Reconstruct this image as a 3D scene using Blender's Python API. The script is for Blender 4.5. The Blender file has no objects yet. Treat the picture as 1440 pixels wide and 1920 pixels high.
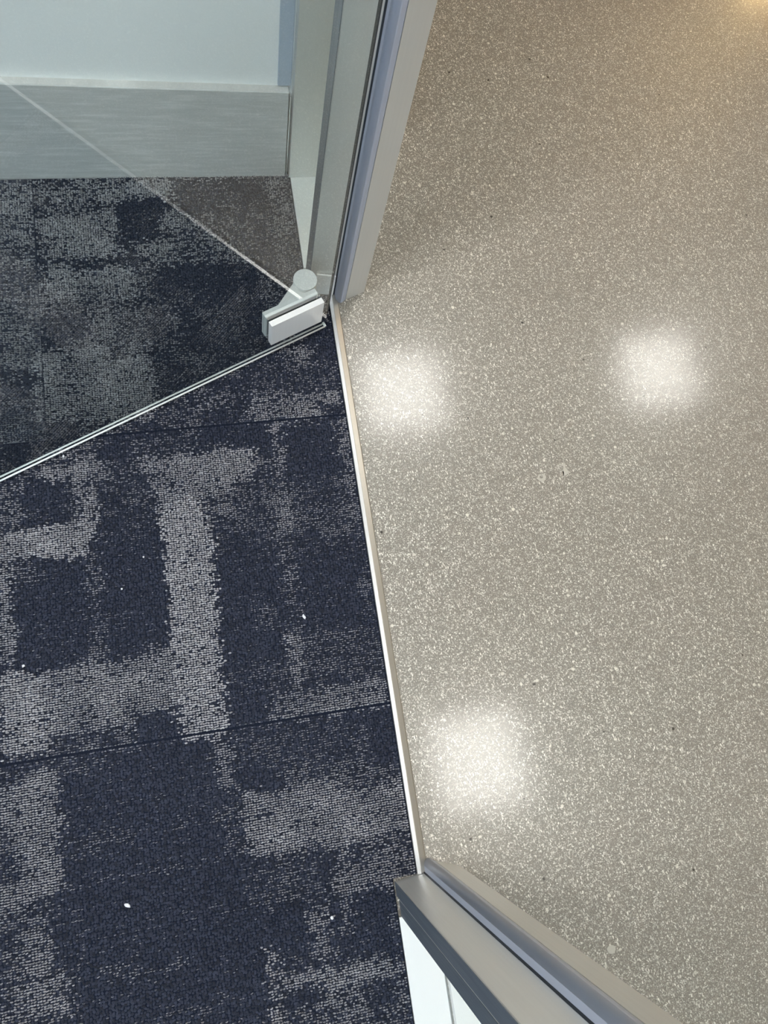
import bpy, bmesh, math, random
import numpy as np
from mathutils import Matrix, Vector

# ------------------------------------------------------------------ camera
# world: metres, Z up, Y along the threshold, X from the carpeted room to the corridor
scene = bpy.context.scene
COL = scene.collection
cam_data = bpy.data.cameras.new('camera')
cam = bpy.data.objects.new('camera', cam_data)
COL.objects.link(cam)
cam_data.sensor_fit = 'VERTICAL'
cam_data.sensor_height = 36.0
cam_data.lens = 1442 / 1920 * 36.0
cam_data.clip_start = 0.01
cam.matrix_world = Matrix(((0.97513677, 0.11020736, -0.19225666, -0.22003906),
                           (-0.15479775, 0.9595679, -0.23508957, 0.23450344),
                           (0.15857472, 0.25900538, 0.95276979, 1.26),
                           (0, 0, 0, 1)))
scene.camera = cam

# ------------------------------------------------------------------ light levels
world = bpy.data.worlds.new('world')
scene.world = world
world.use_nodes = True
world.node_tree.nodes['Background'].inputs['Color'].default_value = (0.64, 0.78, 1.0, 1)   # daylight outside the window
world.node_tree.nodes['Background'].inputs['Strength'].default_value = 9.0
CORRIDOR_LAMP = 24.0       # radiance of the square corridor lamps
ROOM_LAMP = 44.0           # radiance of the room's ceiling panels
TINT_LAMP = 62.0              # unseen warm lamp added to tint the far floor
scene.view_settings.view_transform = 'Standard'
scene.view_settings.look = 'None'
scene.view_settings.gamma = 1.0
scene.view_settings.use_curve_mapping = False
scene.view_settings.exposure = 0.0

# ------------------------------------------------------------------ helpers
def tag(o, label=None, cat=None, group=None, kind=None):
    if label: o['label'] = label
    if cat: o['category'] = cat
    if group: o['group'] = group
    if kind: o['kind'] = kind
    return o

def empty(name, loc=(0, 0, 0), rz=0.0):
    o = bpy.data.objects.new(name, None)
    o.empty_display_size = 0.05
    COL.objects.link(o)
    o.location = loc
    o.rotation_euler = (0, 0, rz)
    return o

def obj(name, bm, m, parent=None, smooth=False):
    me = bpy.data.meshes.new(name)
    bmesh.ops.recalc_face_normals(bm, faces=bm.faces)
    bm.to_mesh(me)
    bm.free()
    if m: me.materials.append(m)
    if smooth:
        for p in me.polygons: p.use_smooth = True
    o = bpy.data.objects.new(name, me)
    COL.objects.link(o)
    if parent: o.parent = parent
    return o

def soften(bm, width, seg=2):
    if width > 0:
        bmesh.ops.bevel(bm, geom=list(bm.edges), offset=width, segments=seg, profile=0.6, affect='EDGES', clamp_overlap=True)

def add_box(bm, lo, hi):
    r = bmesh.ops.create_cube(bm, size=1.0)
    for v in r['verts']:
        v.co = Vector([lo[i] + (v.co[i] + 0.5) * (hi[i] - lo[i]) for i in range(3)])
    return r['verts']

def box(lo, hi, bevel=0.0, seg=2):
    bm = bmesh.new()
    add_box(bm, lo, hi)
    soften(bm, bevel, seg)
    return bm

def prism(pts, z0, z1, bevel=0.0, seg=2, bm=None):
    """plan outline (x, y) extruded from z0 to z1; pts may be a list of (x, y)"""
    if bm is None: bm = bmesh.new()
    lo = [bm.verts.new((x, y, z0)) for x, y in pts]
    hi = [bm.verts.new((x, y, z1)) for x, y in pts]
    n = len(pts)
    bm.faces.new(lo[::-1])
    bm.faces.new(hi)
    for i in range(n):
        bm.faces.new((lo[i], lo[(i + 1) % n], hi[(i + 1) % n], hi[i]))
    soften(bm, bevel, seg)
    return bm

def disc(cx, cy, r, z0, z1, n=48, bevel=0.0, bm=None):
    return prism([(cx + r * math.cos(2 * math.pi * i / n), cy + r * math.sin(2 * math.pi * i / n)) for i in range(n)], z0, z1, bevel, 2, bm)

class Nodes:
    def __init__(self, name):
        self.m = bpy.data.materials.new(name)
        self.m.use_nodes = True
        self.t = self.m.node_tree
        self.t.nodes.clear()
        self.out = self.new('ShaderNodeOutputMaterial')
    def new(self, typ, **kw):
        n = self.t.nodes.new(typ)
        for k, v in kw.items(): setattr(n, k, v)
        return n
    def link(self, a, b): self.t.links.new(a, b)
    def set(self, node, **kw):
        for k, v in kw.items(): node.inputs[k.replace('_', ' ')].default_value = v
        return node
    def coords(self, scale=(1, 1, 1)):
        tc = self.new('ShaderNodeTexCoord')
        mp = self.new('ShaderNodeMapping')
        mp.inputs['Scale'].default_value = scale
        self.link(tc.outputs['Object'], mp.inputs['Vector'])
        return mp.outputs['Vector']
    def noise(self, vec, scale, detail=2.0, rough=0.5):
        n = self.new('ShaderNodeTexNoise')
        n.inputs['Scale'].default_value = scale
        n.inputs['Detail'].default_value = detail
        n.inputs['Roughness'].default_value = rough
        self.link(vec, n.inputs['Vector'])
        return n.outputs['Fac']
    def ramp(self, fac, stops, interp='LINEAR'):
        r = self.new('ShaderNodeValToRGB')
        r.color_ramp.interpolation = interp
        e = r.color_ramp.elements
        while len(e) < len(stops): e.new(0.5)
        for i, (p, c) in enumerate(stops):
            e[i].position = p
            e[i].color = (c[0], c[1], c[2], 1) if not isinstance(c, (int, float)) else (c, c, c, 1)
        self.link(fac, r.inputs['Fac'])
        return r.outputs['Color']
    def math(self, op, a, b=None, clamp=False):
        n = self.new('ShaderNodeMath', operation=op, use_clamp=clamp)
        for i, v in enumerate((a, b)):
            if v is None: continue
            if isinstance(v, (int, float)): n.inputs[i].default_value = v
            else: self.link(v, n.inputs[i])
        return n.outputs[0]
    def mix(self, fac, a, b):
        n = self.new('ShaderNodeMix', data_type='RGBA')
        for i, v in ((0, fac), (6, a), (7, b)):
            if isinstance(v, (int, float)): n.inputs[i].default_value = v
            elif isinstance(v, tuple): n.inputs[i].default_value = (v[0], v[1], v[2], 1)
            else: self.link(v, n.inputs[i])
        return n.outputs[2]
    def bsdf(self, color, rough=0.5, metallic=0.0, spec=0.5):
        b = self.new('ShaderNodeBsdfPrincipled')
        for k, v in (('Base Color', color), ('Roughness', rough), ('Metallic', metallic), ('Specular IOR Level', spec)):
            if isinstance(v, (int, float)): b.inputs[k].default_value = v
            elif isinstance(v, tuple): b.inputs[k].default_value = (v[0], v[1], v[2], 1)
            else: self.link(v, b.inputs[k])
        self.link(b.outputs[0], self.out.inputs['Surface'])
        return b
    def bump(self, b, height, strength=0.2, dist=0.001):
        n = self.new('ShaderNodeBump')
        n.inputs['Strength'].default_value = strength
        n.inputs['Distance'].default_value = dist
        self.link(height, n.inputs['Height'])
        self.link(n.outputs[0], b.inputs['Normal'])

# ------------------------------------------------------------------ materials
def mat_concrete():
    N = Nodes('polished_concrete')
    v = N.coords()
    big = N.noise(v, 2.2, 3.0)
    mid = N.noise(v, 35.0, 4.0, 0.6)
    fine = N.noise(v, 520.0, 2.0, 0.6)
    xyz = N.new('ShaderNodeSeparateXYZ')
    N.link(v, xyz.inputs[0])
    huge = N.noise(v, 1.3, 3.0)
    across = N.math('ADD', N.math('MULTIPLY', xyz.outputs[0], 0.75), N.math('MULTIPLY', N.math('SUBTRACT', huge, 0.5), 1.3), clamp=True)
    fade = N.math('SUBTRACT', 1.0, N.math('MULTIPLY', across, 0.40))     # slab turns browner with fewer pale grains away from the threshold
    base = N.ramp(big, [(0.35, (0.192, 0.184, 0.158)), (0.65, (0.206, 0.186, 0.163))])
    base = N.mix(across, base, (0.226, 0.202, 0.176))
    base = N.mix(N.ramp(mid, [(0.3, 0.10), (0.7, 0.55)]), base, (0.128, 0.120, 0.103))
    base = N.mix(N.ramp(fine, [(0.42, 0.0), (0.62, 0.5)]), base, (0.40, 0.372, 0.31))
    # sand grains, small pale aggregate, few large pale chips, rare dark bits
    warp = N.new('ShaderNodeMix', data_type='VECTOR')
    nz = N.new('ShaderNodeTexNoise'); nz.inputs['Scale'].default_value = 260.0
    N.link(v, nz.inputs['Vector'])
    warp.inputs[0].default_value = 0.0034
    N.link(v, warp.inputs[4]); N.link(nz.outputs['Color'], warp.inputs[5])
    wv = warp.outputs[1]
    def chips(scale, cut, size, colour_a, colour_b, amount, base, stretch=1.0, turn=0.0, keep=None):
        mp = N.new('ShaderNodeMapping')
        mp.inputs['Rotation'].default_value = (0, 0, turn)
        mp.inputs['Scale'].default_value = (stretch, 1.0 / stretch, 1.0)
        N.link(wv, mp.inputs['Vector'])
        vo = N.new('ShaderNodeTexVoronoi', voronoi_dimensions='2D')
        vo.inputs['Scale'].default_value = scale
        N.link(mp.outputs['Vector'], vo.inputs['Vector'])
        sep = N.new('ShaderNodeSeparateColor')
        N.link(vo.outputs['Color'], sep.inputs[0])
        pick = N.math('GREATER_THAN', sep.outputs[0], cut)
        rad = N.math('MULTIPLY', N.math('ADD', N.math('MULTIPLY', sep.outputs[1], 0.7), 0.3), size)
        inside = N.math('SUBTRACT', rad, vo.outputs['Distance'])
        inside = N.math('MULTIPLY', inside, 9.0, clamp=True)
        f = N.math('MULTIPLY', N.math('MULTIPLY', N.math('MULTIPLY', pick, inside), amount), fade if keep is None else keep)
        return N.mix(f, base, N.mix(sep.outputs[2], colour_a, colour_b)), f
    base, f0 = chips(430.0, 0.50, 0.60, (0.36, 0.335, 0.285), (0.60, 0.57, 0.50), 0.75, base, 1.35, 0.4)
    base, f5 = chips(330.0, 0.66, 0.48, (0.50, 0.47, 0.41), (0.80, 0.77, 0.69), 0.95, base, 0.70, 1.1)
    base, f1 = chips(240.0, 0.76, 0.46, (0.52, 0.49, 0.43), (0.86, 0.83, 0.75), 0.97, base, 1.45, 2.3)
    base, f2 = chips(105.0, 0.968, 0.36, (0.55, 0.52, 0.45), (0.78, 0.75, 0.66), 0.95, base)
    base, f3 = chips(150.0, 0.985, 0.30, (0.15, 0.14, 0.115), (0.19, 0.17, 0.14), 0.9, base)
    base, f4 = chips(24.0, 0.93, 0.085, (0.02, 0.018, 0.015), (0.05, 0.045, 0.035), 1.0, base, 1.0, 0.3, 3.0)
    rough = N.ramp(fine, [(0.3, 0.26), (0.7, 0.42)])
    b = N.bsdf(base, rough, 0.0, 0.45)
    b.inputs['Coat Weight'].default_value = 0.50
    b.inputs['Coat Roughness'].default_value = 0.115
    cb = N.new('ShaderNodeBump')
    cb.inputs['Strength'].default_value = 0.055
    cb.inputs['Distance'].default_value = 0.0006
    N.link(fine, cb.inputs['Height'])
    N.link(cb.outputs[0], b.inputs['Coat Normal'])
    N.bump(b, N.math('ADD', fine, N.math('MULTIPLY', f1, 0.6)), 0.10, 0.0006)
    return N.m

def mat_alu(name, col, rough=0.38, metallic=0.75, brushed=0.0):
    N = Nodes(name)
    v = N.coords((1, 1, 0.02))
    n = N.noise(v, 400.0, 2.0)
    c = N.mix(N.math('MULTIPLY', n, 0.12 + brushed), col, (col[0] * 0.7, col[1] * 0.7, col[2] * 0.7))
    N.bsdf(c, N.ramp(n, [(0.3, rough - 0.04), (0.7, rough + 0.05)]), metallic)
    return N.m

def mat_plain(name, col, rough=0.5, spec=0.5, var=0.06, scale=60.0, metallic=0.0):
    N = Nodes(name)
    v = N.coords()
    n = N.noise(v, scale, 3.0)
    c = N.mix(n, tuple(x * (1 - var) for x in col), tuple(min(1.0, x * (1 + var)) for x in col))
    N.bsdf(c, rough, metallic, spec)
    return N.m

def mat_rail():
    N = Nodes('pale_rail_metal')
    v = N.coords()
    dirt = N.noise(v, 150.0, 4.0, 0.7)
    c = N.mix(N.ramp(dirt, [(0.68, 0.0), (0.78, 0.55)]), (0.80, 0.81, 0.79), (0.42, 0.43, 0.42))
    N.bsdf(c, 0.34, 0.30)
    return N.m

def mat_glass(name, tint):
    """clear sheet: each face passes tinted light straight on and mirrors by Fresnel on its outer side"""
    N = Nodes(name)
    tr = N.new('ShaderNodeBsdfTransparent')
    tr.inputs['Color'].default_value = (*tint, 1)
    gl = N.new('ShaderNodeBsdfGlossy')
    gl.inputs['Roughness'].default_value = 0.0
    gl.inputs['Color'].default_value = (1, 1, 1, 1)
    fr = N.new('ShaderNodeFresnel')
    fr.inputs['IOR'].default_value = 1.52
    geo = N.new('ShaderNodeNewGeometry')
    front = N.math('SUBTRACT', 1.0, geo.outputs['Backfacing'])
    fac = N.math('MULTIPLY', N.math('MULTIPLY', fr.outputs[0], 1.7), front, clamp=True)
    mx = N.new('ShaderNodeMixShader')
    N.link(fac, mx.inputs[0]); N.link(tr.outputs[0], mx.inputs[1]); N.link(gl.outputs[0], mx.inputs[2])
    N.link(mx.outputs[0], N.out.inputs['Surface'])
    return N.m

def mat_baseboard():
    N = Nodes('grey_grained_baseboard')
    v = N.coords((7, 1, 70))
    n = N.noise(v, 2.2, 5.0, 0.65)
    v2 = N.coords((30, 1, 700))
    n2 = N.noise(v2, 1.2, 3.0, 0.6)
    c = N.ramp(n, [(0.30, (0.52, 0.51, 0.49)), (0.52, (0.58, 0.57, 0.55)), (0.72, (0.70, 0.69, 0.665))])
    c = N.mix(N.math('MULTIPLY', n2, 0.22), c, (0.40, 0.39, 0.37))
    N.bsdf(c, 0.6)
    return N.m

def mat_emit(name, col, strength):
    N = Nodes(name)
    e = N.new('ShaderNodeEmission')
    e.inputs['Color'].default_value = (*col, 1)
    e.inputs['Strength'].default_value = strength
    N.link(e.outputs[0], N.out.inputs['Surface'])
    return N.m

def mat_loops():
    N = Nodes('carpet_yarn')
    a = N.new('ShaderNodeAttribute', attribute_name='yarn')
    v = N.coords()
    n = N.noise(v, 1400.0, 2.0)
    c = N.mix(N.ramp(n, [(0.3, 0.0), (0.7, 0.4)]), a.outputs['Color'], (0.0, 0.0, 0.0))
    b = N.bsdf(c, 0.85, 0.0, 0.25)
    b.inputs['Sheen Weight'].default_value = 0.25
    b.inputs['Sheen Roughness'].default_value = 0.5
    b.inputs['Sheen Tint'].default_value = (0.7, 0.78, 1.0, 1)
    return N.m

def mat_far_carpet():
    N = Nodes('carpet_weave')
    v = N.coords()
    blocks = N.noise(v, 9.0, 3.0, 0.6)
    rows = N.new('ShaderNodeTexWave', bands_direction='Y')
    rows.inputs['Scale'].default_value = 90.0
    rows.inputs['Distortion'].default_value = 1.5
    rows.inputs['Detail Scale'].default_value = 6.0
    N.link(v, rows.inputs['Vector'])
    f = N.math('MULTIPLY', N.ramp(blocks, [(0.45, 0.04), (0.60, 0.75)]), rows.outputs['Fac'])
    b = N.bsdf(N.mix(f, (0.028, 0.034, 0.055), (0.40, 0.395, 0.41)), 0.9, 0.0, 0.2)
    N.bump(b, rows.outputs['Fac'], 0.5, 0.003)
    return N.m

M = {}
M['concrete'] = mat_concrete()
M['alu'] = mat_alu('satin_aluminium', (0.74, 0.74, 0.71), 0.36, 0.55)
M['alu_clear'] = mat_alu('pale_satin_aluminium', (0.86, 0.86, 0.84), 0.36, 0.2)
M['edge'] = mat_alu('slate_edge_strip', (0.15, 0.175, 0.205), 0.38, 0.3)
M['bead'] = mat_plain('grey_blue_vinyl', (0.44, 0.475, 0.57), 0.40, 0.5, 0.02)
M['gasket'] = mat_plain('dark_rubber', (0.030, 0.036, 0.044), 0.6)
M['grey_gasket'] = mat_plain('grey_rubber', (0.22, 0.23, 0.22), 0.6)
M['rail'] = mat_rail()
M['brass_grey'] = mat_alu('tan_brushed_metal', (0.54, 0.52, 0.465), 0.34, 0.75, 0.2)
M['white_edge'] = mat_plain('white_edge_metal', (0.92, 0.92, 0.915), 0.27, 0.6, 0.02, 60.0, 0.8)
M['door_glass'] = mat_glass('green_tinted_glass', (0.91, 0.945, 0.937))
M['side_glass'] = mat_glass('clear_side_glass', (0.93, 0.965, 0.955))
M['glint_edge'] = mat_plain('glint_glass_edge', (0.94, 0.96, 0.955), 0.35, 0.6, 0.02)
M['wall'] = mat_plain('white_wall_paint', (0.90, 0.89, 0.87), 0.35, 0.4, 0.015, 8.0)
M['wall_end'] = mat_plain('grey_blue_strip', (0.42, 0.48, 0.56), 0.5, 0.4, 0.03)
M['ceiling'] = mat_plain('ceiling_white', (0.80, 0.80, 0.78), 0.8)
M['wood_wall'] = mat_plain('warm_wood_wall', (0.40, 0.27, 0.12), 0.5, 0.5, 0.25, 6.0)
M['baseboard'] = mat_baseboard()
M['carpet_base'] = mat_plain('carpet_backing_navy', (0.010, 0.013, 0.024), 0.95, 0.1, 0.3, 500.0)
M['carpet_far'] = mat_far_carpet()
M['yarn'] = mat_loops()
M['lint'] = mat_plain('white_fluff', (0.80, 0.81, 0.84), 0.9)
M['smear'] = mat_plain('pale_paint_smear', (0.46, 0.44, 0.385), 0.35, 0.5, 0.06, 300.0)
M['corridor_lamp'] = mat_emit('corridor_lamp_light', (1.0, 0.975, 0.925), CORRIDOR_LAMP)
M['room_lamp'] = mat_emit('room_panel_light', (0.98, 0.985, 1.0), ROOM_LAMP)
M['warm_lamp'] = mat_emit('warm_shade_light', (1.0, 0.70, 0.30), TINT_LAMP)
M['lamp_frame'] = mat_plain('lamp_frame_white', (0.8, 0.8, 0.8), 0.4)

# ------------------------------------------------------------------ the setting
HC = 2.70
XR, YF, YB, XL = 3.4, 4.6, -3.0, -3.2     # corridor wall, corridor ends, room's left wall
def struct(name, bm, m, label, cat, parent=None):
    return tag(obj(name, bm, m, parent), label, cat, None, 'structure')

bm = bmesh.new()
add_box(bm, (0.0, YB, -0.12), (XR, YF, 0.0))
add_box(bm, (XL, YB, -0.12), (0.0, 1.40, -0.006))
struct('floor', bm, M['concrete'], 'polished grey concrete corridor floor with fine pale aggregate', 'floor')
struct('ceiling', box((XL, YB, HC), (XR, YF, HC + 0.1)), M['ceiling'], 'white ceiling above corridor and room, out of the frame', 'ceiling')
struct('wall_right', box((XR, YB, 0), (XR + 0.1, YF, HC)), M['wood_wall'], 'warm wood wall on the far side of the corridor, out of the frame', 'wall')
struct('wall_far', box((0.10, YF, 0), (XR, YF + 0.1, HC)), M['wood_wall'], 'warm wood wall closing the corridor, out of the frame', 'wall')
struct('wall_left', box((XL - 0.1, YB, 0), (XL, 1.42, HC)), M['wall'], 'white room wall opposite the partition, out of the frame', 'wall')
# window in the wall behind the photographer that lets cool daylight in
WX0, WX1, WZ0, WZ1 = -1.9, -0.25, 0.8, 2.35
bm = bmesh.new()
for lo, hi in (((XL, YB - 0.1, 0), (WX0, YB, HC)), ((WX1, YB - 0.1, 0), (XR, YB, HC)), ((WX0, YB - 0.1, 0), (WX1, YB, WZ0)), ((WX0, YB - 0.1, WZ1), (WX1, YB, HC))):
    add_box(bm, lo, hi)
struct('wall_near', bm, M['wall'], 'white wall with a window behind the photographer, out of the frame', 'wall')
w = struct('window_3', box((WX0, YB - 0.06, WZ0), (WX1, YB - 0.052, WZ1)), M['side_glass'], 'daylight window behind the photographer, out of the frame', 'window')
xm = (WX0 + WX1) / 2
for x0, x1, z0, z1 in ((WX0, WX0 + 0.05, WZ0, WZ1), (WX1 - 0.05, WX1, WZ0, WZ1), (WX0 + 0.05, WX1 - 0.05, WZ0, WZ0 + 0.05), (WX0 + 0.05, WX1 - 0.05, WZ1 - 0.05, WZ1), (xm - 0.025, xm + 0.025, WZ0 + 0.05, WZ1 - 0.05)):
    obj('window_bar', box((x0, YB - 0.08, z0), (x1, YB - 0.03, z1), 0.003), M['alu'], w)

# back wall of the room: painted wall with a thick grey grained baseboard
def wy(x): return 1.2215 - 0.0187 * (x + 0.046)          # face of the baseboard
BT = 0.014                                               # its thickness
struct('wall_back', prism([(XL, wy(XL) + BT), (0.10, wy(0.10) + BT), (0.10, YF), (0.0, YF), (0.0, 1.42), (XL, 1.42)], -0.006, HC), M['wall'],
       'white painted wall seen through the glass door above the grey baseboard', 'wall')
bm = bmesh.new()
x0, x1 = XL, -0.0525
def bh(x): return 0.2045 - 0.0265 * (x + 0.048) if x > -0.8 else 0.2245
pts = []
xs = (XL, -0.8, x1)
for x in xs:
    pts.append([bm.verts.new(c) for c in ((x, wy(x), -0.002), (x, wy(x), bh(x) - 0.0015), (x, wy(x) + 0.0015, bh(x)), (x, wy(x) + BT, bh(x)), (x, wy(x) + BT, -0.002))])
for a, b in zip(pts, pts[1:]):
    for i in range(5):
        bm.faces.new((a[i], a[(i + 1) % 5], b[(i + 1) % 5], b[i]))
bm.faces.new(pts[0]); bm.faces.new(pts[-1][::-1])
struct('baseboard_back', bm, M['baseboard'], 'tall grey wood-grained baseboard along the white wall behind the glass door', 'baseboard')
struct('trim_1', box((-0.0505, wy(-0.05) + 0.002, -0.002), (-0.0478, wy(-0.05) + BT, 0.192), 0.0006), M['white_edge'],
       'thin bright vertical strip closing the right end of the grey baseboard', 'trim')

struct('trim_3', box((-0.0700, wy(-0.06) + BT - 0.004, 0.208), (-0.0478, wy(-0.06) + BT + 0.004, HC), 0.0015), M['wall_end'],  # grey-blue strip laid over the right end of the white wall
       'narrow grey-blue vertical strip over the right end of the white wall', 'trim')

# ------------------------------------------------------------------ aluminium partition: two jambs and two glazed sidelights
TOP = 2.45
def jamb(label, y_tip, sgn, slope):
    """y_tip: most proud line of the stop bead; sgn +1 when the jamb lies on the +Y side of the doorway"""
    root = empty('door_jamb', (0, y_tip, 0))
    tag(root, label, 'door frame', None, 'structure')
    Y = lambda v: sgn * v
    def P(pts): return [(x / 1000, Y(y) / 1000) for x, y in pts]
    c = slope                                          # set-back of the room-side corner
    # flat face with rounded corners, its room-side edge, an open groove behind it
    obj('flat_post', prism(P([(-40.5, c + 1.2), (-39.6, c), (4.5, 19), (5.5, 24), (62, 24), (62, 44), (-40.5, 44)]), 0, TOP, 0.0005, 1), M['alu'], root)
    obj('glazing_post', prism(P([(-33, 44), (62, 44), (62, 73), (-38, 73), (-38, 49.5), (-33, 49.5)]), 0, TOP, 0.0006, 1), M['alu'], root)
    obj('edge_strip', prism(P([(-41.2, c + 0.4), (-40.4, c + 0.4), (-40.4, 43.6), (-41.2, 43.6)]), 0.0005, TOP - 0.001), M['edge'], root)  # thin slate strips added over the room-side edges to darken them
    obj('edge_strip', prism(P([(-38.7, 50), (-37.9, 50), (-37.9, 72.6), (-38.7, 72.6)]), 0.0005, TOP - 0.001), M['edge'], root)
    # rounded stop bead
    arc = [(7.0, 18), (7.2, 9)]
    for i in range(9):
        t = math.pi * (1.0 - i / 8 * 0.62)
        arc.append((15.5 + 8.3 * math.cos(t), 8.6 - 8.6 * math.sin(t)))
    arc += [(25.5, 5.5), (25.5, 23.8), (7.0, 23.8)]
    b = obj('stop_bead', prism(P(arc), 0, TOP), M['bead'], root)
    for p in b.data.polygons:
        p.use_smooth = 2 < p.index < 11
    # sloping outer cover, a hairline joint away from the bead
    obj('outer_cover', prism(P([(26.2, 5.6), (63.2, 19.5), (64.0, 21), (64.0, 73), (62.4, 73), (62.4, 23.8), (26.2, 23.8)]), 0, TOP, 0.0004, 1), M['alu'], root)
    obj('gasket', prism(P([(4.6, 19.6), (7.0, 18.2), (7.0, 23.8), (5.6, 23.8)]), 0.001, TOP - 0.01), M['gasket'], root)
    return root
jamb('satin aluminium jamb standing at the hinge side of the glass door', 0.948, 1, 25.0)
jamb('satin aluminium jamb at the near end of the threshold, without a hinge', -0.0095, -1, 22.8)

def sidelight(name, label, y0, y1, wall_channel, wall_end):
    root = empty(name, (0, y0, 0))
    tag(root, label, 'window', None, 'structure')
    L = y1 - y0
    # base rail in two halves with the pane and its gaskets between
    lo, hi = min(0, L), max(0, L)
    obj('base_rail', box((-0.0425, lo, -0.006), (0.0125, hi, 0.0035), 0.0008), M['rail'], root)
    obj('base_rail', box((0.0185, lo, -0.0), (0.0645, hi, 0.0035), 0.0008), M['rail'], root)
    obj('pane', box((0.0138, lo + 0.004, 0.001), (0.0172, hi - 0.004, TOP)), M['side_glass'], root)
    obj('gasket', box((0.0125, lo, 0.0), (0.0138, hi, 0.0050)), M['grey_gasket'], root)
    obj('gasket', box((0.0172, lo, 0.0), (0.0185, hi, 0.0050)), M['grey_gasket'], root)
    if wall_channel:
        obj('wall_channel', box((-0.0455, hi - 0.003, 0.0036), (0.0135, hi + 0.0175, TOP), 0.0008), M['alu'], root)
        obj('wall_channel', box((0.0175, hi - 0.003, 0.0036), (0.0645, hi + 0.0175, TOP), 0.0008), M['alu'], root)
    return root
sidelight('window_1', 'fixed glass sidelight with pale base rail between the hinge jamb and the white wall', 1.0212, wy(0) - 0.002, True, 0)
sidelight('window_2', 'fixed glass sidelight on a dusty pale base rail behind the near jamb', -0.0827, YB + 0.01, False, 0)
struct('trim_2', box((-0.0425, YB, TOP), (0.0645, 1.245, HC), 0.0), M['alu'], 'aluminium head rail above the glass partition, out of the frame', 'trim')

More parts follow.
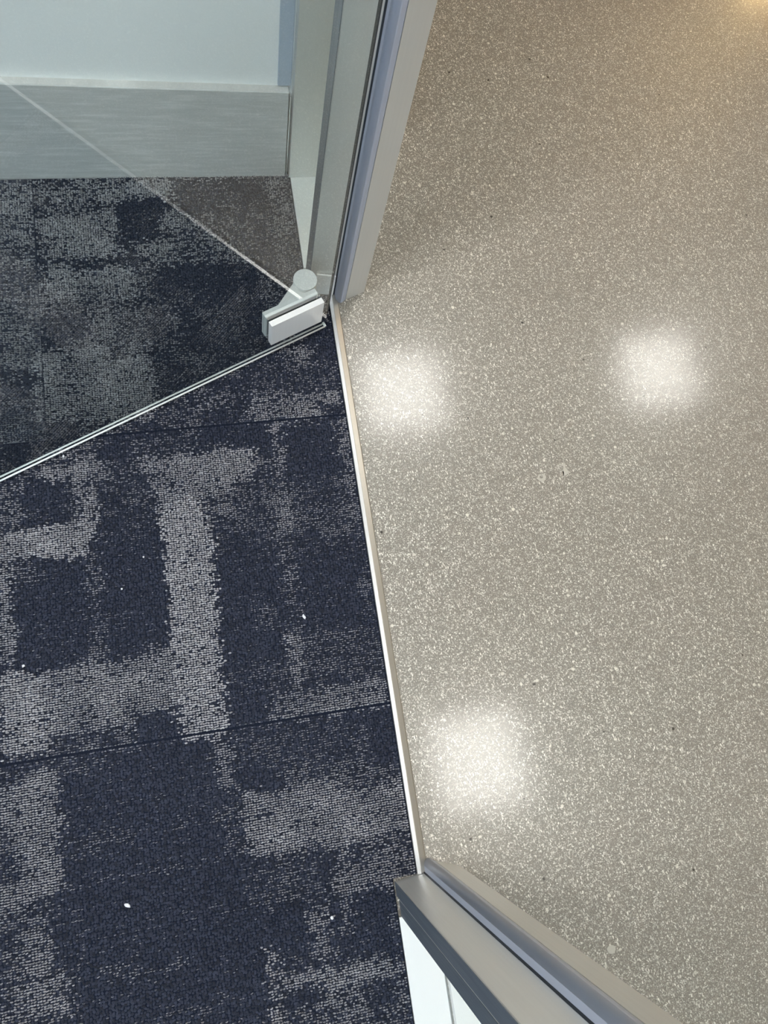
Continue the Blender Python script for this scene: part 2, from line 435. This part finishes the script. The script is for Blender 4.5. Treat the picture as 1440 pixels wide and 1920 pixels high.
# pale-yarn blocks of the carpet: x0, y0, x1, y1 in mm on the floor, percent of pale yarn
PATTERN = [
    (-569,641,10,1229,38), (-561,1054,-507,1237,50), (-501,1081,-382,1227,40), (-341,1182,-246,1218,60), (-494,985,-351,1155,56), (-489,1157,-444,1218,42),
    (-360,1074,-267,1185,8), (-309,972,-122,1041,10), (-280,887,-122,970,14), (-385,1085,-344,1109,20), (-388,1176,-346,1221,50), (-342,1041,-268,1095,50),
    (-509,906,-421,956,14), (-569,873,-518,992,34), (-432,842,-388,1004,46), (-514,755,-317,887,62), (-314,810,-207,870,34), (-572,805,-522,863,10),
    (-569,892,-510,931,40), (-518,710,-452,761,12), (-400,867,-285,897,42), (-276,837,-167,888,20), (-378,896,-280,978,32), (-451,1045,-306,1067,22),
    (-258,1123,-83,1219,15), (-88,1018,-55,1211,45), (-170,1054,-117,1121,34), (-119,1008,-92,1142,20), (-205,1101,-157,1146,20), (-291,1104,-196,1148,42),
    (-575,684,-518,795,14), (-572,835,-539,854,30), (-453,689,-377,745,30), (-375,719,-298,747,22), (-326,732,-1,873,30), (-70,832,11,916,10),
    (-82,824,-44,865,46), (-80,776,-4,822,22), (-169,730,-11,780,56), (-51,719,-4,754,15), (-265,755,-195,792,44), (-252,727,-185,761,12),
    (-317,795,-209,830,20), (-207,800,-86,861,25), (-4,777,15,818,15), (-585,210,44,654,27), (-578,659,-464,690,30), (-517,655,-410,683,56),
    (-412,675,-327,731,18), (-455,673,-430,701,40), (-579,592,-544,663,50), (-260,665,-140,730,10), (-240,669,-205,698,30), (-125,610,-10,717,7),
    (-105,586,-32,624,20), (-25,580,4,716,42), (-356,603,-174,683,62), (-369,690,-300,718,35), (-294,541,-191,605,42), (-253,536,-149,572,26),
    (-439,559,-343,649,24), (-416,632,-382,659,40), (-544,581,-475,662,11), (-475,577,-459,648,30), (-582,533,-443,581,72), (-461,619,-438,692,62),
    (-459,535,-437,628,68), (-334,584,-265,639,60), (-446,360,-333,557,5), (-438,554,-337,594,15), (-566,367,-455,532,5), (-564,491,-525,537,26),
    (-533,388,-512,429,24), (-585,380,-567,540,60), (-457,469,-432,538,40), (-460,361,-434,469,34), (-379,343,-331,368,40), (-590,236,-326,358,60),
    (-591,236,-516,360,76), (-522,293,-327,345,66), (-435,334,-324,355,55), (-519,211,-401,258,36), (-330,494,-261,601,86), (-332,373,-264,493,92),
    (-336,258,-263,372,92), (-333,221,-263,260,82), (-261,482,-154,536,16), (-264,319,-159,481,10), (-202,372,-170,408,30), (-258,267,-147,316,26),
    (-250,328,-192,348,6), (-257,231,-197,278,5), (-143,641,-119,728,52), (-151,529,-126,640,46), (-154,474,-125,528,44), (-147,359,-125,472,40),
    (-156,267,-136,358,56), (-130,465,-4,510,20), (-128,358,-5,481,7), (-77,507,4,572,33), (-25,350,4,456,25), (-133,278,-2,352,32),
    (-188,222,-7,271,56), (-138,269,-79,287,12), (-398,229,-334,272,5), (-222,571,-143,626,36), (-599,-167,7,211,24), (-595,131,-514,216,62),
    (-594,201,-550,224,34), (-598,39,-514,131,55), (-598,65,-570,107,36), (-601,-8,-534,40,36), (-514,46,-286,224,5), (-520,204,-445,231,30),
    (-517,86,-415,115,22), (-518,22,-493,53,25), (-449,138,-404,153,12), (-352,99,-275,118,25), (-505,-153,-259,4,5), (-521,-1,-248,42,7),
    (-471,-88,-356,-67,25), (-443,-57,-411,-29,18), (-576,-110,-535,-1,50), (-534,-65,-504,10,14), (-537,-123,-518,-64,50), (-505,-56,-489,19,26),
    (-604,-110,-576,-24,42), (-375,-157,-302,-130,16), (-285,142,-261,220,50), (-259,163,-160,216,28), (-263,130,-194,165,10), (-161,148,-78,195,26),
    (-88,190,6,224,12), (-72,138,-51,214,42), (-51,132,3,186,10), (-189,126,-83,157,40), (-252,25,3,127,64), (-100,108,0,135,42),
    (-298,87,-250,118,34), (-119,-38,-2,10,50), (-265,-38,-121,38,30), (-178,27,-114,49,50), (-128,-32,-107,28,55), (-102,-4,-17,41,46),
    (-254,-110,-131,-33,6), (-177,-116,-148,-40,46), (-130,-130,-51,-39,8), (-127,-82,-108,-39,42), (-247,-184,-229,-85,56), (-60,-96,-40,-60,20),
    (-242,-160,-38,-124,55), (-232,-206,-40,-160,42), (-226,-167,-170,-146,10), (-105,-200,-62,-163,16), (-151,-134,-42,-124,30), (-289,-177,-244,-26,5),
]

# ------------------------------------------------------------------ threshold
root = empty('threshold_strip', (0, 0, 0))
tag(root, 'narrow metal threshold strip between the navy carpet and the polished concrete', 'threshold')
Y0, Y1 = -0.0283, 0.9640
bm = prism([(-0.0050, -0.004), (-0.0050, 0.0058), (-0.0044, 0.0064), (0.0008, 0.0068), (0.0012, 0.0060), (0.0012, -0.004)], 0, Y1 - Y0)
for v in bm.verts: v.co = Vector((v.co.x, Y0 + v.co.z, v.co.y))
o = obj('edge_trim', bm, M['white_edge'], root); o['label'] = 'bright white carpet edge trim'
bm = prism([(0.0013, 0.0), (0.0013, 0.0056), (0.0021, 0.0061), (0.0106, 0.0034), (0.0123, 0.0016), (0.0123, 0.0)], 0, Y1 - Y0 - 0.004)
for v in bm.verts: v.co = Vector((v.co.x, Y0 + 0.002 + v.co.z, v.co.y))
o = obj('metal_bar', bm, M['brass_grey'], root); o['label'] = 'tan brushed metal bar'

# ------------------------------------------------------------------ glass door, swung into the room
door = empty('door_1', (-0.0205, 0.8963, 0), math.radians(-157.195))   # local x along the pane, local y towards the camera
tag(door, 'frameless green-tinted glass door standing open over the carpet', 'door', None, 'structure')
GT, ZG, DW, DH = 0.0075, 0.010, 0.930, 2.38
obj('pane', box((0.0, -GT + 0.0008, ZG + 0.0008), (DW, -0.0008, DH)), M['door_glass'], door)
# arris bars with their glints painted in white along the bottom edge, front and rear, and up the hinge edge
def bar(a, b, r, bm):
    a, b = Vector(a), Vector(b)
    z = (b - a).normalized()
    x = z.orthogonal().normalized(); y = z.cross(x)
    A = [bm.verts.new(a + x * r * math.cos(t) + y * r * math.sin(t)) for t in [i * math.pi / 3 for i in range(6)]]
    B = [bm.verts.new(b + x * r * math.cos(t) + y * r * math.sin(t)) for t in [i * math.pi / 3 for i in range(6)]]
    for i in range(6): bm.faces.new((A[i], A[(i + 1) % 6], B[(i + 1) % 6], B[i]))
    bm.faces.new(A[::-1]); bm.faces.new(B)
bm = bmesh.new()
bar((0.0, -0.0008, ZG + 0.0008), (DW, -0.0008, ZG + 0.0008), 0.0015, bm)
bar((0.0, -GT + 0.0008, ZG + 0.0008), (DW, -GT + 0.0008, ZG + 0.0008), 0.0015, bm)
o = obj('glint_edge', bm, M['glint_edge'], door, True); o['label'] = 'lower edge of the pane with its bright glint painted white'
obj('edge_seal', box((-0.0022, -GT + 0.0014, ZG + 0.052), (-0.0002, -0.0014, DH), 0.0004), M['gasket'], door)
o = obj('corner_cap', box((-0.0026, -GT - 0.0015, ZG - 0.001), (0.0016, -0.0005, ZG + 0.003), 0.0008), M['glint_edge'], door); o['label'] = 'small white cap at the lower corner'
# clamp hinge: two blocks gripping the pane, arm and round pivot behind
hinge = empty('clamp_hinge'); hinge.parent = door
obj('front_block', box((0.0190, 0.0004, 0.0625), (0.1180, 0.0108, 0.1268), 0.0006), M['alu_clear'], hinge)
obj('rear_block', box((0.0205, -0.0190, 0.0625), (0.1190, -GT - 0.0004, 0.1268), 0.0006), M['alu_clear'], hinge)
obj('block_gasket', box((0.0225, -GT - 0.0004, 0.0660), (0.1160, -GT, 0.1235)), M['gasket'], hinge)
obj('block_gasket', box((0.0225, 0.0, 0.0660), (0.1160, 0.0004, 0.1235)), M['gasket'], hinge)
obj('pivot_arm', prism([(0.0935, -0.0190), (0.0470, -0.0455), (0.0300, -0.0500), (0.0150, -0.0400), (0.0210, -0.0190)], 0.070, 0.1195, 0.0005, 1), M['alu_clear'], hinge)
bm = disc(0.0265, -0.0395, 0.0196, 0.0060, 0.1275, 56, 0.0006)
o = obj('pivot_barrel', bm, M['alu_clear'], hinge); o['label'] = 'round pivot barrel with a machined top'
for p in o.data.polygons: p.use_smooth = abs(p.normal.z) < 0.3
bm = bmesh.new()
br = obj('jamb_bracket', prism([(-0.030, 0.9675), (0.0035, 0.9620), (0.0035, 0.9655), (-0.030, 0.9712)], 0.004, 0.066, 0.0005, 1), M['alu_clear'])
br.parent = hinge
br.matrix_parent_inverse = (Matrix.Translation((-0.0205, 0.8963, 0)) @ Matrix.Rotation(math.radians(-157.195), 4, 'Z')).inverted()

# ------------------------------------------------------------------ carpet tiles with looped pile
rng = np.random.default_rng(7)
def smooth_noise(n, m, step, rg):
    """bilinear value noise on an n x m grid"""
    g = rg.random((n // step + 3, m // step + 3))
    a = np.arange(n)[:, None] / step; b = np.arange(m)[None, :] / step
    i = a.astype(int); j = b.astype(int); fa = a - i; fb = b - j
    fa = fa * fa * (3 - 2 * fa); fb = fb * fb * (3 - 2 * fb)
    return (g[i, j] * (1 - fa) * (1 - fb) + g[i + 1, j] * fa * (1 - fb) + g[i, j + 1] * (1 - fa) * fb + g[i + 1, j + 1] * fa * fb)

def level_at(X, Y):
    """share of pale yarn at floor points (mm): soft-edged woven blocks, later blocks over earlier ones"""
    jx = (rng.random(X.shape) + rng.random(X.shape) - 1) * 13 + (smooth_noise(*X.shape, 6, rng) - 0.5) * 14
    jy = (rng.random(X.shape) + rng.random(X.shape) - 1) * 10 + (smooth_noise(*X.shape, 6, rng) - 0.5) * 12
    x = X + jx; y = Y + jy
    out = 0.36 + 0.0 * x
    outside = (x < -600) | (y < -300)
    cell = np.sin(x * 0.031 + 1.3 * np.floor(y / 90)) + np.sin(y * 0.045 + 2.1 * np.floor(x / 110))
    out = np.where(outside, np.where(cell > 0.25, 0.55, np.where(cell < -0.45, 0.06, 0.28)), out)
    for a, b, c, d, l in PATTERN:
        out = np.where((x > a) & (x < c) & (y > b) & (y < d), l / 100, out)
    return out

PX, PY = 0.0042, 0.0035
RING = [(math.cos(t), math.sin(t)) for t in [i * math.pi / 3 + 0.2 for i in range(6)]]
def tufts(X, Y, hl, hw, ht, ang, rings):
    """low domes: one ring and a top (rings=1) or two rings and a top"""
    n = len(X); nv = 6 * rings + 1
    ca, sa = np.cos(ang), np.sin(ang)
    V = np.zeros((n, nv, 3))
    for k, (cx, sx) in enumerate(RING):
        for r, (s, z) in enumerate(((1.0, 0.0), (0.80, 0.72))[:rings]):
            lx = hl * cx * s; ly = hw * sx * s
            V[:, 6 * r + k, 0] = X + lx * ca - ly * sa
            V[:, 6 * r + k, 1] = Y + lx * sa + ly * ca
            V[:, 6 * r + k, 2] = ht * z - (0.0004 if r == 0 else 0)
    V[:, -1, 0] = X; V[:, -1, 1] = Y + 0.0002; V[:, -1, 2] = ht
    o = 6 * (rings - 1)
    f = []
    if rings == 2: f += [[k, (k + 1) % 6, 6 + (k + 1) % 6, 6 + k] for k in range(6)]
    f += [[o + k, o + (k + 1) % 6, nv - 1] for k in range(6)]
    flat = np.array(sum(f, [])); tot = np.array([len(q) for q in f])
    return V, ((flat[None] + (np.arange(n) * nv)[:, None]).ravel(), np.tile(tot, n))

def pile(x0, y0, x1, y1, g0=0.0015, g1=0.0015, rings=2):
    nx = int((x1 - x0 - 0.002) / PX); ny = int((y1 - y0 - g0 - g1) / PY)
    if nx < 1 or ny < 1: return None
    gx, gy = np.meshgrid(np.arange(nx), np.arange(ny), indexing='ij')
    X = x0 + 0.001 + (gx + 0.5) * (x1 - x0 - 0.002) / nx
    Y = y0 + g0 + (gy + 0.5) * (y1 - y0 - g0 - g1) / ny
    lev = level_at(X * 1000, Y * 1000)
    soft = smooth_noise(nx, ny, 9, rng) - 0.5
    row = smooth_noise(nx, ny, 5, rng)
    u = rng.random((nx, ny)) * 0.62 + 0.38 * rng.random((1, ny)) * 0.6 + 0.38 * 0.4 * row
    u = ((np.argsort(np.argsort(u.ravel())) + 0.5) / u.size).reshape(u.shape)
    l2 = np.clip(lev + soft * 0.22 * (lev > 0.12), 0, 1)
    n = nx * ny
    X = X.ravel(); Y = Y.ravel(); lev = l2.ravel(); u = u.ravel()
    prob = np.where(lev > 0.1, np.clip(0.04 + 1.75 * (lev - 0.07), 0, 0.97), 0.055)
    amp = np.clip((lev - 0.12) / 0.70, 0, 1)
    # navy ground: low broad tufts in every stitch
    k = np.ones(n, bool)
    v = rng.random((n, 1))
    V1, F1 = tufts(X + (rng.random(n) - 0.5) * 0.0022, Y + (rng.random(n) - 0.5) * 0.0020, 0.0026 * (0.8 + 0.5 * rng.random(n)), 0.0020 * (0.8 + 0.5 * rng.random(n)),
                   0.0024 * (0.55 + 0.75 * rng.random(n)), (rng.random(n) - 0.5) * 2.6, 1)
    C1 = np.repeat(np.array([[0.025, 0.030, 0.048]]) * (0.45 + 1.2 * v), V1.shape[1], axis=0)
    # pale stitches on top of it: thin dashes where the block is dark, plump loops where it is pale
    s = u < prob
    x, y, am, ns = X[s], Y[s], amp[s], int(s.sum())
    V2, F2 = tufts(x + (rng.random(ns) - 0.5) * 0.0012, y + (rng.random(ns) - 0.5) * 0.0010, (0.0019 + 0.0005 * am) * (0.75 + 0.5 * rng.random(ns)), (0.00055 + 0.00085 * am) * (0.8 + 0.4 * rng.random(ns)),
                   (0.0031 + 0.0006 * am) * (0.85 + 0.3 * rng.random(ns)), (rng.random(ns) - 0.4) * 0.6, rings)
    v = rng.random((ns, 1))
    C2 = np.repeat(np.array([[0.53, 0.525, 0.54]]) * (0.55 + 0.55 * v) * (0.50 + 0.56 * am[:, None]), V2.shape[1], axis=0)
    V1 = V1.reshape(-1, 3); V2 = V2.reshape(-1, 3)
    V = np.concatenate([V1, V2]).astype(np.float32)
    V[:, 0] = np.clip(V[:, 0], x0 + 0.0003, x1 - 0.0003)
    V[:, 1] = np.clip(V[:, 1], y0 + g0 * 0.5, y1 - g1 * 0.5)
    loops = np.concatenate([F1[0], F2[0] + len(V1)]).astype(np.int32)
    tot = np.concatenate([F1[1], F2[1]]).astype(np.int32)
    start = np.concatenate([[0], np.cumsum(tot)[:-1]]).astype(np.int32)
    me = bpy.data.meshes.new('loop_pile')
    me.vertices.add(len(V)); me.vertices.foreach_set('co', V.ravel())
    me.loops.add(len(loops)); me.loops.foreach_set('vertex_index', loops)
    me.polygons.add(len(tot)); me.polygons.foreach_set('loop_start', start)
    me.polygons.foreach_set('use_smooth', np.ones(len(tot), bool))
    me.update(calc_edges=True)
    c = np.concatenate([C1, C2]); rgba = np.concatenate([c, np.ones((len(c), 1))], 1).astype(np.float32)
    at = me.attributes.new('yarn', 'FLOAT_COLOR', 'POINT')
    at.data.foreach_set('color', rgba.ravel())
    me.materials.append(M['yarn'])
    return me

carpet = empty('carpet', (0, 0, -0.006))
tag(carpet, 'navy and pale grey loop-pile carpet laid in tiles beside the concrete floor', 'carpet')
EDGE = -0.0056
WB = 1.2215
RAIL = -0.0432
NEAR_X, NEAR_Y, FAR_X, FAR_Y = -0.80, -0.42, -1.20, -0.95
def tile(seam, y0, y1, cuts):
    """one tile, notched round the frame: its slab and its pile follow the cuts; far from the doorway the slab's own weave takes over"""
    bm = bmesh.new()
    for c0, c1, r in cuts: add_box(bm, (seam, c0, 0), (r, c1, 0.006))
    near = seam > -0.8 and y1 > 0.0
    t = obj('carpet_tile', bm, M['carpet_base' if near else 'carpet_far'], carpet)
    def lay(a, c0, r, c1, rings):
        if c1 - c0 > 0.02 and r - a > 0.02:
            p = bpy.data.objects.new('loop_pile', pile(a, c0, r, c1, 0.0015 if c0 == y0 else 0.0, 0.0015 if c1 == y1 else 0.0, rings)); COL.objects.link(p)
            p.parent = t; p.location = (0, 0, 0.006); p['kind'] = 'stuff'
    for c0, c1, r in cuts:
        top, mid, low = c1, max(c0, NEAR_Y), max(c0, FAR_Y)
        lay(max(seam, NEAR_X), mid, r, top, 2)
        lay(max(seam, FAR_X), mid, min(r, NEAR_X), top, 1)
        if low < mid: lay(max(seam, FAR_X), low, r, min(mid, top), 1)
rows = [(0.7292, WB + 0.008, -0.5045), (0.2292, 0.7292, -0.745), (-0.7708, 0.2292, -0.705), (-1.7708, -0.7708, -1.0), (YB, -1.7708, -0.8)]
for y0, y1, seam in rows:
    if y1 > 0.964: cuts = [(y0, 0.964, EDGE), (0.964, y1, RAIL)]
    elif y0 < -0.0285 < y1: cuts = [(y0, -0.0285, RAIL), (-0.0285, y1, EDGE)]
    else: cuts = [(y0, y1, RAIL if y1 < 0 else EDGE)]
    tile(seam, y0, y1, cuts)
    for k in range(3):
        xa, xb = max(XL, seam - 1.0 * (k + 1)), seam - 1.0 * k
        if xb - xa > 0.05: tile(xa, y0, y1, [(y0, y1, xb)])

# ------------------------------------------------------------------ small things lying about
def fluff(x, y, size, label, seed, z=0.004, stretch=1.0, rot=0.0):
    r = random.Random(seed)
    bm = bmesh.new()
    bmesh.ops.create_icosphere(bm, subdivisions=2, radius=1.0)
    for v in bm.verts:
        k = 0.65 + 0.7 * r.random()
        c, s = math.cos(rot), math.sin(rot)
        px, py = v.co.x * k * size * stretch, v.co.y * k * size
        v.co = Vector((px * c - py * s, px * s + py * c, (v.co.z + 0.9) * size * 0.42))
    o = obj('lint_fleck', bm, M['lint'], None, True)
    o.location = (x, y, z)
    return tag(o, label, 'lint', 'lint on the carpet')
fluff(-0.429, 0.009, 0.0024, 'white ragged lint fleck on the dark navy patch nearest the bottom left', 3, stretch=1.7, rot=-0.6)
fluff(-0.125, 0.385, 0.0019, 'slender white lint thread on the navy patch beside the threshold strip', 5, stretch=2.2, rot=1.9)
fluff(-0.554, 0.369, 0.0022, 'round white lint fleck at the left edge of the carpet below two navy squares', 7)
fluff(-0.479, 0.698, 0.0016, 'tiny white lint fleck just in front of the glass door edge', 9, stretch=1.6, rot=1.4)
fluff(-0.367, 0.515, 0.0015, 'tiny pale lint fleck on the upper part of the large navy square', 11)
fluff(-0.404, 0.468, 0.0014, 'tiny pale lint fleck on the middle of the large navy square', 13)
fluff(-0.142, -0.063, 0.0023, 'pale grey lint fleck on the navy patch close to the near jamb', 15)

def smear(x, y, outer, hole, label, z=0.0004):
    """thin film of paint with an open middle, outlines in mm"""
    bm = bmesh.new()
    n = len(outer)
    lo = [bm.verts.new((a / 1000, b / 1000, 0.00002)) for a, b in outer]; hi = [bm.verts.new((a / 1000, b / 1000, z)) for a, b in outer]
    li = [bm.verts.new((a / 1000, b / 1000, 0.00002)) for a, b in hole]; ii = [bm.verts.new((a / 1000, b / 1000, z)) for a, b in hole]
    for i in range(n):
        j = (i + 1) % n
        bm.faces.new((lo[i], lo[j], hi[j], hi[i])); bm.faces.new((hi[i], hi[j], ii[j], ii[i])); bm.faces.new((ii[i], ii[j], li[j], li[i])); bm.faces.new((li[i], li[j], lo[j], lo[i]))
    o = obj('paint_smear', bm, M['smear'])
    o.location = (x, y, 0.0)
    return tag(o, label, 'paint spot', 'paint smears on the concrete')
smear(0.371, 0.588, [(-5, 1), (-7, 8), (0, 10), (6, 8), (10, 10), (9, 2), (14, -7), (8, -12), (2, -14), (4, -7)],
      [(-1, -2), (-4, 5), (-1, 8), (3, 7), (5, 5), (4.5, 2), (4, 0), (3, -1.5), (2, -2), (1, -2.2)], 'larger pale paint smear with a dark middle on the concrete')
smear(0.330, 0.577, [(-8, -3), (-6, 3), (-2, 6), (3, 4), (8, 7), (8, 0), (7, -6), (2, -8), (0, -11), (-3, -8)],
      [(-3.5, -2), (-3, 2), (-1, 3), (1, 3.2), (3, 3), (3, 0), (3, -2), (1.5, -2.4), (0, -2.6), (-2, -2.4)], 'smaller pale ring-shaped paint smear on the concrete')

bm = prism([(7 / 1000 * (1 + 0.12 * math.sin(3 * t)) * math.cos(t), 6 / 1000 * math.sin(t)) for t in [i * math.pi / 9 for i in range(18)]], 0.00002, 0.0004)
o = tag(obj('paint_smear', bm, M['smear']), 'faint round pale spot on the concrete beside the near jamb', 'paint spot', 'paint smears on the concrete')
o.location = (0.280, -0.192, 0)

# ------------------------------------------------------------------ ceiling lamps
def lamp(x, y, s, m, label, name='ceiling_light', group=None):
    r = empty(name, (x, y, HC))
    tag(r, label, 'ceiling light', group)
    f = 0.02
    for lo, hi in (((-s / 2 - f, -s / 2 - f, -0.02), (s / 2 + f, -s / 2, 0)), ((-s / 2 - f, s / 2, -0.02), (s / 2 + f, s / 2 + f, 0)),
                   ((-s / 2 - f, -s / 2, -0.02), (-s / 2, s / 2, 0)), ((s / 2, -s / 2, -0.02), (s / 2 + f, s / 2, 0))):
        obj('frame', box(lo, hi), M['lamp_frame'], r)
    obj('diffuser', box((-s / 2, -s / 2, -0.012), (s / 2, s / 2, -0.002)), m, r)
    return r
lamp(0.793, 1.891, 0.45, M['corridor_lamp'], 'square corridor lamp mirrored in the floor beside the hinge jamb', group='corridor lamps')
lamp(2.379, 1.894, 0.45, M['corridor_lamp'], 'square corridor lamp mirrored in the floor farther from the doorway', group='corridor lamps')
lamp(0.849, -0.128, 0.45, M['corridor_lamp'], 'square corridor lamp mirrored in the floor beside the near jamb', group='corridor lamps')
lamp(0.849, -2.15, 0.45, M['corridor_lamp'], 'added unseen corridor lamp behind the photographer, brightening the hinge jamb', group='corridor lamps')  # added lamp continuing the row, brightens the hinge jamb and clamp blocks
lamp(-0.95, 0.35, 0.60, M['room_lamp'], 'square ceiling panel of the room near the doorway, out of the frame')
r = empty('added_warm_lamp', (XR, 4.1, 1.85)); tag(r, 'added warm lamp that tints the corridor floor, out of the frame', 'added lamp')  # unseen lamp added for the warm tint on the far concrete
obj('back_plate', box((-0.012, -0.06, -0.10), (0, 0.06, 0.10), 0.003), M['lamp_frame'], r)
obj('lamp_shade', disc(-0.10, 0, 0.085, -0.12, 0.12, 32, 0.004), M['warm_lamp'], r)
